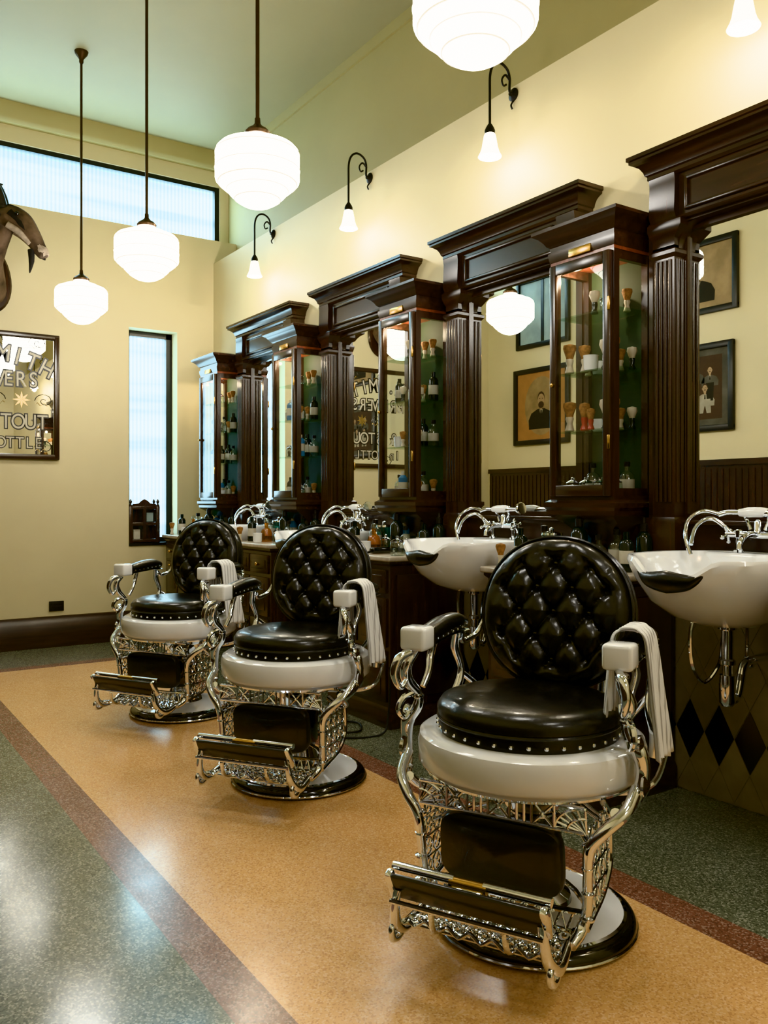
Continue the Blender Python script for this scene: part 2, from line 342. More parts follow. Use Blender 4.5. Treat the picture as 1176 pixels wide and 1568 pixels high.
def mirror_bay(yn,yfar):
    b=MB('mirror_overmantel')
    xb=3.118
    p0,p1=yfar-.385,yfar-.275
    q0,q1=yn+.192,yn+.222
    hb0,hb1=yn+.17,yfar-.255
    b.box(3.06,xb,p1,yfar-.215,1.17,2.44,'wood'); b.box(3.06,xb,p1,yfar-.195,1.0,1.17,'wood')
    xf=3.01; a,c=p0,p1
    b.box(xf,xb,a,c,1.17,2.33,'wood')
    b.rects([(xf-.012,xb,a-.012,c+.012,.945),(xf-.012,xb,a-.012,c+.012,1.15),(xf,xb,a,c,1.175)],'wood')
    n=4; w=(c-a-.02)/n
    for i in range(n):
        yy=a+.01+w*(i+.5); b.tube([(xf,yy,1.24),(xf,yy,2.27)],w*.40,'wood',10)
    for i in range(3):
        xx=xf+.02+i*.028; b.tube([(xx,a,1.24),(xx,a,2.27)],.009,'wood',10)
    b.rects([(xf,xb,a,c,2.28),(xf-.012,xb,a-.012,c+.012,2.295),(xf-.012,xb,a-.012,c+.012,2.31),(xf,xb,a,c,2.32),(xf,xb,a,c,2.36),(xf-.010,xb,a-.02,c+.010,2.38),(xf-.02,xb,a-.045,c+.014,2.405),(xf-.02,xb,a-.045,c+.014,2.43)],'woodh')
    b.box(3.075,xb,q0,q1,1.17,2.44,'wood')
    b.box(3.03,xb,hb0,hb1,2.42,2.65,'woodh')
    for a,c in ((p0-.01,p1+.01),(hb0,hb0+.12)):
        b.rects([(3.012,3.03,a,c,2.43),(2.995,3.03,a-.0,c+.0,2.47),(3.0,3.03,a,c,2.60),(2.995,3.03,a,c,2.63)],'wood')
    pa,pc=hb0+.17,p0-.05
    for z in (2.475,2.60): b.rbox((3.025,(pa+pc)/2,z),(.02,pc-pa,.018),'woodh',.005)
    for yy in (pa,pc): b.rbox((3.025,yy,2.5375),(.02,.018,.143),'woodh',.005)
    b.rects([(3.01,xb,hb0,hb1,2.43),(3.005,xb,hb0,hb1,2.437),(3.01,xb,hb0,hb1,2.445)],'woodh')
    def L(o,z): return (3.02-o,xb,hb0-o,hb1+o,z)
    b.rects([L(0,2.63),L(.01,2.64),L(.01,2.655),L(.018,2.66),L(.022,2.675),L(.034,2.695),L(.052,2.708),L(.066,2.714),L(.066,2.724),L(.074,2.728),L(.074,2.745),L(.03,2.752),L(0,2.755)],'woodh')
    b.box(MX,xb,q1,p0,1.17,2.43,'wood')
    b.box(MX-.004,MX,q1+.012,p0-.012,1.185,2.415,'mirror')
    for a,c in ((q1,q1+.014),(p0-.014,p0)): b.box(MX-.02,MX,a,c,1.17,2.43,'wood')
    b.box(MX-.02,MX,q1,p0,2.395,2.43,'woodh'); b.box(MX-.03,MX,q1,p0,1.16,1.19,'woodh')
    for ys,sg in ((p0,-1),(q1,1)):
        R=.10; pts=[(ys,2.44),(ys+sg*R,2.44)]
        for i in range(9):
            t=i/8*pi/2
            pts.append((ys+sg*(R-R*math.sin(t)),2.42-R+R*math.cos(t)))
        b.loft([[(3.04,p,q) for p,q in pts],[(3.09,p,q) for p,q in pts]],'woodh')
    b.box(3.07,xb,q1,p0,.95,1.16,'woodh'); b.rbox((3.075,(q1+p0)/2,1.155),(.07,p0-q1,.02),'woodh',.006)
    b.obj()
for i in range(4): mirror_bay(YC[i],YC[i+1])
def vanity(yc):
    b=MB('vanity_cabinet'); y0,y1=yc-.32,yc+.32; x0=2.59; x1=3.10
    b.box(x0+.02,x1,y0+.02,y1-.02,0.0,.10,'wood')
    b.rects([(x0-.012,x1,y0-.012,y1+.012,.0),(x0-.012,x1,y0-.012,y1+.012,.09),(x0,x1,y0,y1,.115)],'woodh')
    b.box(x0,x1,y0,y1,.11,.90,'wood')
    for a,c in ((y0+.03,yc-.01),(yc+.01,y1-.03)):
        ym=(a+c)/2
        b.rbox((x0-.004,ym,.80),(.02,c-a,.13),'woodh',.006); b.rbox((x0-.014,ym,.80),(.012,c-a-.06,.07),'woodh',.005)
        b.sphere((x0-.03,ym,.80),.014,'brass')
        for (za,zb) in ((.14,.42),(.44,.71)):
            b.rbox((x0-.004,ym,(za+zb)/2),(.02,c-a,zb-za),'wood',.006); b.rbox((x0-.014,ym,(za+zb)/2),(.014,c-a-.08,zb-za-.08),'wood',.006)
            b.sphere((x0-.03,ym,zb-.03),.012,'brass')
    for yy in (y0-.004,y1+.004):
        b.rbox(((x0+x1)/2,yy,.5),(x1-x0-.08,.016,.68),'wood',.005)
    b.rects([(x0-.0,x1,y0,y1,.885),(x0-.015,x1,y0-.015,y1+.015,.90),(x0-.015,x1,y0-.015,y1+.015,.912)],'woodh')
    b.rbox(((x0-.03+x1)/2,yc,.926),(x1-x0+.03,.70,.028),'marble',.008,3)
    b.obj()
for yc in YC: vanity(yc)
# ---------------------------------------------------------------- sinks
def sink(yc):
    b=MB('shampoo_basin'); cx=2.755; n=64
    def ring(ax,ay,zb,dip,sq=2.4,ox=0):
        out=[]
        for j in range(n):
            t=2*pi*j/n; c,s_=math.cos(t),math.sin(t)
            x=ax*math.copysign(abs(c)**(2/sq),c); y=ay*math.copysign(abs(s_)**(2/sq),s_)
            d=abs(t-pi); z=zb-dip*math.exp(-(d/.42)**4)
            out.append((cx+ox+x,yc+y,z))
        return out
    rings=[ring(.05,.05,.785,0,2,.06),ring(.12,.11,.79,0,2,.05),ring(.19,.18,.82,0,2.1,.03),ring(.25,.235,.875,.0,2.2,.01),ring(.292,.275,.955,.025,2.3),ring(.306,.295,1.0,.05,2.4),
           ring(.315,.305,1.03,.06,2.4),ring(.31,.30,1.045,.06,2.4),ring(.295,.285,1.043,.06,2.4),ring(.275,.265,1.02,.055,2.4),ring(.255,.245,.97,.03,2.3),ring(.20,.19,.89,0,2.1,.02),ring(.12,.10,.85,0,2,.03),ring(.03,.03,.845,0,2,.03)]
    b.loft(rings,'porc')
    b.rbox((3.01,yc,1.0),(.09,.46,.085),'porc',.02,3)
    pts=[]
    for i in range(11):
        t=pi-.40+.80*i/10
        c,s_=math.cos(t),math.sin(t)
        z=1.040-.06*math.exp(-((abs(t-pi))/.42)**4)
        pts.append((cx+.304*math.copysign(abs(c)**(2/2.4),c),yc+.294*math.copysign(abs(s_)**(2/2.4),s_),z-.016))
    b.tube(pts,[(.008,.008),(.018,.028),(.022,.040),(.018,.028),(.008,.008)],'leather',12,3,up=(0,0,1))
    b.lathe([(.03,.80),(.034,.79),(.034,.77),(.022,.765),(.022,.66),(.03,.655),(.03,.64),(.02,.635)],'chrome',(cx+.05,yc,0),16)
    b.tube([(cx+.05,yc,.66),(cx+.05,yc,.56),(cx+.07,yc,.51),(cx+.11,yc,.51),(cx+.13,yc,.56),(cx+.15,yc,.62),(cx+.2,yc,.64),(3.1,yc,.64)],.017,'chrome',12,5)
    b.lathe([(.028,.6),(.03,.57),(.03,.5),(.02,.485)],'chrome',(cx+.05,yc,0),14)
    b.tube([(2.98,yc+.12,.80),(2.97,yc+.13,.7),(2.96,yc+.14,.60),(2.91,yc+.17,.53),(2.86,yc+.19,.60),(2.85,yc+.19,.74),(2.88,yc+.17,.84)],.008,'chrome',8,5)
    for s_ in (-1,1):
        b.tube([(3.1,yc+.07*s_,.60),(3.04,yc+.07*s_,.60),(3.02,yc+.06*s_,.66),(3.02,yc+.05*s_,.95)],.007,'chrome',8,4)
        b.sphere((3.06,yc+.07*s_,.60),.018,'chrome')
    b.obj()
    b=MB('telephone_mixer_tap'); x=3.0; z0=1.0435
    for s_ in (-1,1):
        b.lathe([(.022,z0),(.022,z0+.01),(.012,z0+.015),(.012,z0+.055),(.018,z0+.06),(.018,z0+.085),(.01,z0+.09)],'chrome',(x,yc+.08*s_,0),14)
        for k in range(4):
            a=k*pi/2+.4; b.tube([(x-.02,yc+.115*s_,z0+.07),(x-.02+.03*math.cos(a),yc+.12*s_,z0+.07+.03*math.sin(a))],.006,'chrome',8)
            b.sphere((x-.02+.032*math.cos(a),yc+.12*s_,z0+.07+.032*math.sin(a)),.009,'chrome',8)
        b.tube([(x,yc+.08*s_,z0+.07),(x-.02,yc+.125*s_,z0+.07)],.013,'chrome',10)
        b.tube([(x,yc+.03*s_,z0+.09),(x,yc+.045*s_,z0+.125),(x-.01,yc+.05*s_,z0+.145)],.007,'chrome',8,3)
    b.tube([(x,yc-.1,z0+.07),(x,yc+.1,z0+.07)],.014,'chrome',12)
    b.lathe([(.016,z0+.06),(.022,z0+.075),(.014,z0+.09),(.014,z0+.12),(.006,z0+.13)],'chrome',(x,yc,0),14)
    zz=z0+.155
    b.tube([(x-.01,yc-.12,zz),(x-.01,yc-.06,zz),(x-.01,yc-.055,zz),(x-.01,yc+.0,zz)],[.009,.012,.017,.014],'chrome',12)
    b.tube([(x-.01,yc-.055,zz+.002),(x-.01,yc-.02,zz+.003),(x-.01,yc+.03,zz+.002),(x-.01,yc+.07,zz)],[.014,.020,.020,.014],'porc',14,3)
    b.tube([(x-.01,yc+.07,zz),(x-.015,yc+.12,zz),(x-.03,yc+.15,zz-.01)],[.010,.010,.012],'chrome',10,3)
    R=Matrix.Rotation(math.radians(80),4,'X')
    b.lathe([(.012,0),(.03,.015),(.034,.03),(.030,.034)],'chrome',(x-.01,yc-.12,zz),18,R)
    b.tube([(x-.01,yc+.15,zz-.01),(x-.03,yc+.22,zz+.005),(x-.08,yc+.25,zz-.03),(x-.13,yc+.23,zz-.09),(x-.14,yc+.2,z0-.01)],.009,'chrome',10,5)
    b.tube([(x-.01,yc+.1,z0+.07),(x-.04,yc+.17,z0+.13),(x-.10,yc+.20,z0+.10),(x-.15,yc+.19,z0+.03)],.009,'chrome',10,5)
    b.tube([(x,yc,z0+.07),(x-.06,yc,z0+.075),(x-.11,yc,z0+.05),(x-.12,yc,z0+.02)],.012,'chrome',12,4)
    b.obj()
SY=[(YC[i]+YC[i+1])/2-.05 for i in range(4)]
for y in SY: sink(y)

# ---------------------------------------------------------------- barber chair
AW=.010
def chair_mesh():
    b=MB('barber_chair')
    b.lathe([(.27,0),(.292,.004),(.300,.014),(.300,.024),(.292,.036),(.28,.044),(.262,.046)],'black',n=64)
    b.lathe([(.302,.010),(.3045,.014),(.302,.018)],'chrome',n=64)
    b.lathe([(.266,.044),(.262,.050),(.20,.058),(.13,.068),(.105,.075)],'porc',n=64)
    b.lathe([(.268,.042),(.270,.049),(.262,.0525),(.258,.047)],'chrome',n=64)
    b.lathe([(.115,.07),(.11,.085),(.085,.10),(.075,.13),(.07,.16),(.07,.33),(.085,.345),(.10,.37),(.16,.41),(.22,.43),(.25,.46)],'chrome',n=40)
    b.lathe([(.078,.16),(.085,.18),(.085,.30),(.078,.32)],'black',n=32)
    RC=(0,.025,0); CC=(0,.04,-.012)
    b.lathe([(.20,.475),(.304,.472),(.322,.478),(.330,.490),(.332,.548),(.326,.566),(.310,.576),(.25,.578)],'porc',RC,n=80)
    b.lathe([(.27,.455),(.308,.458),(.313,.466),(.306,.475)],'chrome',RC,n=64)
    b.lathe([(.25,.585),(.262,.59),(.264,.610),(.260,.628),(.268,.638),(.268,.657),(.255,.677),(.22,.690),(.14,.698),(.0,.70)],'leather',CC,n=72)
    b.tube([(.264*math.cos(2*pi*i/60),.04+.264*math.sin(2*pi*i/60),.618) for i in range(60)],.005,'leather',6,closed=True)
    for i in range(36):
        a=2*pi*i/36; b.sphere((.266*math.cos(a),.04+.266*math.sin(a),.594),.0068,'chrome',8)
    # --- backrest
    R=Matrix.Rotation(math.radians(9),4,'X'); C=Vector((0,-.205,.892)); RX,RZ=.238,.233
    A,B=.114,.152; ZO=.0
    def lat(x,z): return (x/A+(z-ZO)/B, x/A-(z-ZO)/B)
    nr,ns=54,160; rings=[]
    def out(t): 
        c,s=math.cos(t),math.sin(t); k=2.15
        return RX*math.copysign(abs(c)**(2/k),c)*(1-.03*s),RZ*math.copysign(abs(s)**(2/k),s)
    def dome(rho): return .054*(1-min(rho,1)**5)**.6
    for i in range(nr+1):
        rho=max(i/nr,.002); rg=[]
        for j in range(ns):
            t=2*pi*j/ns; ox,oz=out(t); x,z=ox*rho,oz*rho
            w=dome(rho)
            p,q=lat(x,z)
            s1=abs(math.sin(pi*p)); s2=abs(math.sin(pi*q)); s=min(s1,s2)
            seam=.012*(1-s**.6)+.007*(1-min(1,s*1.2)); dd=math.sqrt(s1*s1+s2*s2); btn=.030*math.exp(-(dd/.55)**1.4)
            f=1-max(0,min(1,(rho-.74)/.12))
            pr=abs(math.sin(pi*(x/A+.5*(1 if abs(z)>.5*abs(x) else 0)))) if abs(z)>.75*abs(x) else abs(math.sin(pi*(z-ZO)/B+pi/2))
            pl=.014*(1-pr**.5)*max(0,1-abs(rho-.84)/.17)
            w-= (seam+btn)*f+pl
            rg.append(C+R@Vector((x,w,z)))
        rings.append(rg)
    b.loft(rings,'leather',(1,0))
    rings=[]
    for rho,w in ((1,0),(1.03,-.012),(1.03,-.05),(.98,-.062),(.5,-.07),(.01,-.072)):
        rings.append([C+R@Vector((out(2*pi*j/ns)[0]*rho,w,out(2*pi*j/ns)[1]*rho)) for j in range(ns)])
    b.loft(rings,'leather',(0,1))
    for w in (-.006,-.054):
        b.tube([C+R@Vector((out(2*pi*j/72)[0]*1.03,w,out(2*pi*j/72)[1]*1.03)) for j in range(72)],.0055,'leather',6,closed=True)
    for m in range(-6,7):
        for n in range(-6,7):
            x=A*(m+n)/2; z=B*(m-n)/2+ZO
            if (x/RX)**2+(z/RZ)**2<.62:
                rho=math.sqrt((x/RX)**2+(z/RZ)**2); w=dome(rho)-.042
                b.sphere(C+R@Vector((x,w,z)),.0110,'black',12,(1,.6,1))
    for s in (-1,1):
        b.tube([(.12*s,-.25,.80),(.13*s,-.29,.70),(.13*s,-.28,.60),(.13*s,-.24,.54)],[.012,.016,.016,.014],'chrome',10,4)
        b.tube([(.295*s,-.13,.80),(.30*s,-.17,.78),(.275*s,-.22,.80),(.25*s,-.24,.85)],[.012,.010,.010,.012],'chrome',10,4)
    # --- arms
    for s in (-1,1):
        b.T=Matrix.Translation((AW*s,0,0))
        b.rbox((.29*s,.170,.838),(.082,.078,.070),'porc',.012,3)
        b.rbox((.29*s,.130,.836),(.078,.012,.064),'chrome',.003)
        b.tube([(.29*s,.125,.835),(.291*s,.06,.842),(.294*s,-.02,.850),(.295*s,-.10,.852),(.292*s,-.155,.846)],[(.036,.026),(.038,.031),(.039,.033),(.038,.031),(.026,.020)],'leather',14,4,up=(0,0,1))
        b.tube([(.29*s,.125,.812),(.294*s,-.02,.822),(.292*s,-.15,.822)],[(.034,.006)]*3,'chrome',10,4,up=(0,0,1))
        for k in range(7):
            for e in (-1,1): b.sphere(((.2925+.036*e)*s if s>0 else -(.2925-.036*e),.10-.036*k,.830+.002*k),.005,'chrome',6)
        b.tube([(.29*s,.180,.80),(.305*s,.205,.765),(.318*s,.185,.715),(.300*s,.145,.665),(.306*s,.140,.625),(.334*s,.145,.585),(.342*s,.14,.53),(.330*s,.16,.47),(.305*s,.21,.43)],
               [.012,.016,.020,.013,.016,.022,.018,.018,.015],'chrome',12,5)
        b.tube([(.295*s,.205,.80),(.315*s,.238,.785),(.325*s,.250,.74),(.312*s,.235,.70),(.302*s,.215,.72)],[.011,.014,.012,.009,.006],'chrome',10,5)
        b.tube([(.300*s,.15,.675),(.325*s,.19,.66),(.335*s,.205,.625),(.322*s,.19,.60),(.312*s,.175,.615)],[.008,.010,.009,.007,.005],'chrome',8,5)
        for z_,r_ in ((.79,.020),(.66,.019),(.455,.022)):
            b.sphere((.30*s if z_>.5 else .318*s,.19 if z_>.7 else (.145 if z_>.5 else .185),z_),r_,'chrome',10,(1,1,.55))
        b.lathe([(.0,.0),(.024,.004),(.026,.014),(.012,.02),(0,.022)],'chrome',(.326*s,.145,.605),16,Matrix.Rotation(pi/2*s,4,'Y'))
        b.lathe([(.0,.0),(.030,.004),(.034,.012),(.016,.02),(0,.024)],'chrome',(.338*s,.14,.50),18,Matrix.Rotation(pi/2*s,4,'Y'))
        b.tube([(.29*s,.05,.815),(.305*s,.05,.77),(.298*s,.08,.72),(.302*s,.11,.68)],[.010,.012,.010,.009],'chrome',10,4)
        b.tube([(.292*s,-.12,.82),(.31*s,-.145,.76),(.296*s,-.16,.69),(.30*s,-.14,.63),(.320*s,-.12,.57),(.315*s,-.12,.50)],[.012,.016,.011,.015,.018,.015],'chrome',12,5)
        b.tube([(.30*s,-.16,.68),(.27*s,-.20,.64),(.24*s,-.21,.60),(.22*s,-.2,.57)],[.010,.012,.010,.010],'chrome',10,4)
        b.T=Matrix.Identity(4)
        b.tube([(.340*s,.15,.49),(.326*s,.22,.445),(.285*s,.262,.405),(.248*s,.270,.355),(.240*s,.262,.28),(.236*s,.255,.19),(.225*s,.27,.14),(.215*s,.32,.120)],
               [.016,.017,.016,.015,.013,.014,.016,.013],'chrome',12,5)
        for z_ in (.36,.30,.235,.17):
            b.sphere((.241*s,.263,z_),.018,'chrome',10,(1,1,.45))
        for k in range(7):
            a=math.radians(4+14*k)
            b.tube([(.240*s,.272,.392),(.240*s-.085*s*math.cos(a),.272,.392+.062*math.sin(a))],.0033,'chrome',6)
        for rr in (1,.6):
            b.tube([(s*(.240-.085*rr*math.cos(a)),.272,.392+.062*rr*math.sin(a)) for a in [pi/2*i/8 for i in range(9)]],.0042,'chrome',6)
        b.tube([(.30*s,.22,.44),(.30*s,.16,.40),(.27*s,.10,.37),(.22*s,.06,.36),(.16*s,.03,.38)],[.014,.012,.011,.011,.012],'chrome',10,4)
        xs_=.236*s
        b.tube([(xs_,.258,.14),(xs_,.20,.15),(xs_,.10,.17),(xs_,.03,.22),(xs_,.02,.30),(xs_,.04,.37),(xs_,.10,.42)],[.009]*3,'chrome',8,4)
        for zc_ in (.19,.25,.31,.37):
            for yc_ in (.225,.17,.115,.06):
                if yc_<.1 and zc_<.22: continue
                b.tube([(xs_,yc_+.023*math.cos(2*pi*k/10),zc_+.026*math.sin(2*pi*k/10)) for k in range(10)],.0033,'chrome',6,closed=True)
                for k in range(4):
                    a=pi/4+pi/2*k
                    b.tube([(xs_,yc_,zc_),(xs_,yc_+.024*math.cos(a),zc_+.026*math.sin(a))],.0025,'chrome',5)
                b.sphere((xs_,yc_,zc_),.0055,'chrome',6)
        for z in (.22,.28,.34): b.tube([(xs_,.255,z),(xs_,.06,z)],.003,'chrome',6)
        for z in (.14,.32): b.tube([(.236*s,.20,z),(.16*s,.10,z+.02),(.06*s,.03,z+.03)],.007,'chrome',8,3)
    yq=.274
    for z in (.392,.456):
        b.tube([(-.235,yq,z),(.235,yq,z)],.0055,'chrome',8)
    cell=.062
    for i,c in enumerate(['X','I','X','I','X']):
        x0=-.155+i*cell; x1=x0+cell
        b.tube([(x0,yq,.392),(x0,yq,.456)],.004,'chrome',6); b.tube([(x1,yq,.392),(x1,yq,.456)],.004,'chrome',6)
        if c=='X':
            b.tube([(x0,yq,.392),(x1,yq,.456)],.004,'chrome',6); b.tube([(x1,yq,.392),(x0,yq,.456)],.004,'chrome',6)
            b.sphere(((x0+x1)/2,yq+.003,.424),.008,'chrome',8)
        else:
            for k in (1,2): b.tube([(x0+cell*k/3,yq,.392),(x0+cell*k/3,yq,.456)],.004,'chrome',6)
    RT=Matrix.Rotation(math.radians(-5),4,'X'); n=72; rings=[]
    for k in range(9):
        u=-1+2*k/8; sc=(1-abs(u)**3.2)**.5 if abs(u)<1 else 0
        sc=.90+.10*sc if abs(u)<.99 else .86
        rings.append([Vector((0,.255,.292))+RT@Vector((.176*sc*math.copysign(abs(math.cos(2*pi*j/n))**(.36),math.cos(2*pi*j/n)),u*.027,.096*sc*math.copysign(abs(math.sin(2*pi*j/n))**(.42),math.sin(2*pi*j/n)))) for j in range(n)])
    for rr in (.7,.35,.02):
        rings.append([Vector((0,.255,.292))+RT@Vector((.176*rr*math.copysign(abs(math.cos(2*pi*j/n))**(.36),math.cos(2*pi*j/n)),.027+.012*(1-rr),.096*rr*math.copysign(abs(math.sin(2*pi*j/n))**(.42),math.sin(2*pi*j/n)))) for j in range(n)])
    b.loft(rings,'leather')
    b.tube([(-.24,.252,.180),(-.1,.252,.172),(.1,.252,.172),(.24,.252,.180)],.008,'chrome',8,4)
    for i in range(13):
        x=-.20+.0333*i
        b.tube([(x,.252,.174),(x+.0166,.262,.128)],.0032,'chrome',6); b.tube([(x+.0333,.252,.174),(x+.0166,.262,.128)],.0032,'chrome',6)
    def zp(y): return .130-.014*math.sin((y-.25)/.19*pi)
    for y in (.26,.315,.37,.425):
        b.tube([(-.205,y,zp(y)),(.205,y,zp(y))],.0065,'chrome',8)
    for s in (-1,1): b.tube([(.205*s,y,zp(y)) for y in (.255,.29,.33,.37,.40,.43)],.009,'chrome',8)
    for r in range(3):
        for i in range(11):
            cx=-.186+.0372*i; cy=.2875+.055*r
            b.tube([(cx+.0165*math.cos(2*pi*k/12),cy+.024*math.sin(2*pi*k/12),zp(cy+.024*math.sin(2*pi*k/12))+.003) for k in range(12)],.0040,'chrome',6,closed=True)
            b.sphere((cx,cy,zp(cy)+.004),.0075,'chrome',8)
            if i<10:
                b.tube([(cx+.0186,cy-.027,zp(cy-.027)),(cx+.0186,cy+.027,zp(cy+.027))],.0032,'chrome',6)
                b.sphere((cx+.0186,cy+.027,zp(cy+.027)+.006),.006,'chrome',6)
    b.tube([(-.19+.38*i/24,.432,.134+.010*math.sin(i*1.57)) for i in range(25)],.005,'chrome',6,2)
    for s in (-1,1):
        b.tube([(.205*s,.32,.122),(.210*s,.385,.110),(.212*s,.438,.116),(.206*s,.478,.155),(.200*s,.488,.205),(.194*s,.486,.240)],[.013,.016,.018,.015,.012,.012],'chrome',12,5)
        b.tube([(.212*s,.425,.116),(.214*s,.455,.098),(.214*s,.480,.106),(.214*s,.484,.130),(.214*s,.470,.138)],[.014,.013,.011,.009,.007],'chrome',10,5)
        b.tube([(.10*s,.425,.128),(.10*s,.47,.15),(.10*s,.485,.20)],.008,'chrome',8,3)
    RP=Matrix.Rotation(math.radians(-28),4,'X')
    b.rbox((0,.490,.250),(.41,.016,.080),'leather',.006,2,RP)
    b.rbox((0,.483,.248),(.385,.014,.068),'black',.004,2,RP)
    for s in (-1,1):
        b.tube([(.214*s,.472,.292),(.04*s,.472,.292)],[(.013,.011)]*2,'chrome',12)
        b.rbox((.207*s,.490,.252),(.02,.026,.09),'chrome',.006,2,RP)
    b.tube([(-.05,.474,.287),(.05,.474,.287)],.014,'brass',12)
    b.rbox((0,.487,.267),(.09,.03,.03),'chrome',.008,2,RP)
    b.tube([(-.205,.507,.215),(.205,.507,.215)],.007,'chrome',8)
    b.tube([(-.10,-.02,.40),(-.25,-.06,.40),(-.33,-.10,.43),(-.36,-.13,.52)],[.010,.009,.009,.008],'chrome',8,5)
    b.sphere((-.36,-.13,.535),.018,'black',12)
    return b.mesh()
cm=chair_mesh()
def towel_mesh():
    path=[(-.236,.66),(-.238,.72),(-.241,.78),(-.244,.84),(-.253,.882),(-.272,.898),(-.295,.902),(-.318,.898),(-.337,.878),(-.345,.83),(-.352,.76),(-.360,.68),(-.368,.61),(-.374,.545)]
    P=catmull([(x-AW,0,z) for x,z in path],4); n=37; rings=[]; L=len(P)
    for i,p in enumerate(P):
        t=i/(L-1); d=abs(t-.46)/.54; hw=.060+.034*d**1.3; rg=[]
        for j in range(n):
            u=j/(n-1)*2-1
            pl=.0065*math.sin(u*14+.6)*(.25+d)
            rg.append((p.x-pl*(1 if d>.15 else .3),.044-(.035*d if t>.46 else 0)+u*hw,p.z+(.005*math.sin(u*14) if d<.15 else 0)+(.010*math.sin(u*3) if i in(0,L-1) else 0)))
        rings.append(rg)
    b=MB('towel'); b.loft(rings,'towel',(0,0),closed=False); return b.mesh()
tm=towel_mesh()
for (x,y),al in zip(((1.775,1.835),(1.802,3.352),(1.800,4.795)),(26.5,35,31)):
    ph=math.radians(90+al)
    inst(cm,'barber_chair',(x,y,0),ph)
    t=inst(tm,'towel',(x,y,0),ph); md=t.modifiers.new('thick','SOLIDIFY'); md.thickness=.004

# ---------------------------------------------------------------- pendants
def pendant_mesh():
    b=MB('pendant_light')
    prof=[(0,0),(.03,.001),(.06,.010),(.085,.024),(.095,.034),(.099,.036),(.118,.052),(.132,.068),(.134,.078),(.150,.084),(.166,.098),(.172,.108),(.184,.116),(.187,.125),(.187,.165),(.185,.168),(.187,.171),(.187,.235),(.183,.252),(.170,.266),(.145,.276),(.110,.290),(.070,.302),(.055,.315),(.052,.325)]
    b.lathe(prof,'opal',n=56)
    for r,z,q in ((.101,.037,.0030),(.136,.078,.0030),(.174,.108,.0035),(.188,.168,.0022),(.186,.240,.0025),(.110,.291,.003)):
        b.tube([(r*math.cos(2*pi*i/56),r*math.sin(2*pi*i/56),z) for i in range(56)],q,'opal2',6,closed=True)
    b.lathe([(.050,.318),(.056,.322),(.058,.335),(.045,.350),(.025,.362),(.014,.375),(.012,.40)],'bronze',n=28)
    top=ZC-2.555
    b.tube([(0,0,.37),(0,0,top)],.009,'bronze',10)
    b.lathe([(.012,top-.09),(.016,top-.08),(.016,top-.06),(.022,top-.05),(.045,top-.02),(.05,top-.002),(.05,top)],'bronze',n=24)
    return b.mesh()
pm=pendant_mesh()
for y in (-1.06,.44,1.94,3.44,4.96,6.45): inst(pm,'pendant_light',(1.64,y,2.555))  # two nearest pendants are out of view, added to light the front

# ---------------------------------------------------------------- wall sconces
def sconce_mesh():
    b=MB('gooseneck_sconce')
    R=Matrix.Rotation(-pi/2,4,'Y')
    b.lathe([(.035,0),(.035,.006),(.026,.012),(.012,.018),(.010,.03)],'iron',(0,0,0),20,R)
    b.tube([(0,0,0),(-.03,0,.01),(-.03,0,.08),(-.05,0,.125),(-.10,0,.145),(-.145,0,.12),(-.168,0,.06),(-.17,0,-.05),(-.17,0,-.22)],[.007]*9,'iron',10,6)
    b.tube([(-.03,0,.07),(-.06,0,.09),(-.085,0,.06),(-.075,0,.03),(-.055,0,.04)],[.007,.006,.005,.005,.006],'iron',8,5)
    b.tube([(-.0,0,-.03),(-.02,0,-.06),(-.01,0,-.08)],.005,'iron',8,3)
    b.lathe([(.010,-.20),(.022,-.22),(.028,-.235),(.026,-.255)],'iron',(-.17,0,0),18)
    b.lathe([(.022,-.245),(.030,-.26),(.036,-.29),(.042,-.325),(.050,-.350),(.062,-.372),(.060,-.374),(.046,-.352),(.038,-.325),(.025,-.262)],'bell',(-.17,0,0),28)
    b.sphere((-.17,0,-.32),.022,'bell',12)
    return b.mesh()
sm_=sconce_mesh()
for y in (1.905,3.37,4.79,6.24,.45):
    inst(sm_,'gooseneck_sconce',(W-.001,y,3.43))
    l=bpy.data.lights.new('sconce_bulb','POINT'); l.energy=11; l.color=(1,.90,.70); l.shadow_soft_size=.03
    o=bpy.data.objects.new('sconce_bulb',l); o.location=(W-.171,y,3.035); COL.objects.link(o)

# ---------------------------------------------------------------- mirror sign
b=MB('pub_mirror_sign'); sx0,sx1,sz0,sz1=.52,1.72,1.585,2.64; yy=YB
b.box(sx0+.03,sx1-.03,yy-.018,yy-.002,sz0+.03,sz1-.03,'mirror')
for a,c,d,e in ((sx0,sx1,sz0,sz0+.045),(sx0,sx1,sz1-.045,sz1)): b.rbox(((a+c)/2,yy-.02,(d+e)/2),(c-a,.035,e-d),'woodx',.008)
for a,c in ((sx0,sx0+.045),(sx1-.045,sx1)): b.rbox(((a+c)/2,yy-.02,(sz0+sz1)/2),(c-a,.036,sz1-sz0-.02),'wood',.008)
for k in range(8):
    a=2*pi*k/8; cx,cz=1.42,2.08
    b.add([(cx,yy-.0195,cz),(cx+.03*math.cos(a-.3),yy-.0195,cz+.03*math.sin(a-.3)),(cx+.07*math.cos(a),yy-.0195,cz+.07*math.sin(a)),(cx+.03*math.cos(a+.3),yy-.0195,cz+.03*math.sin(a+.3))],[(0,1,2,3)],'gold')
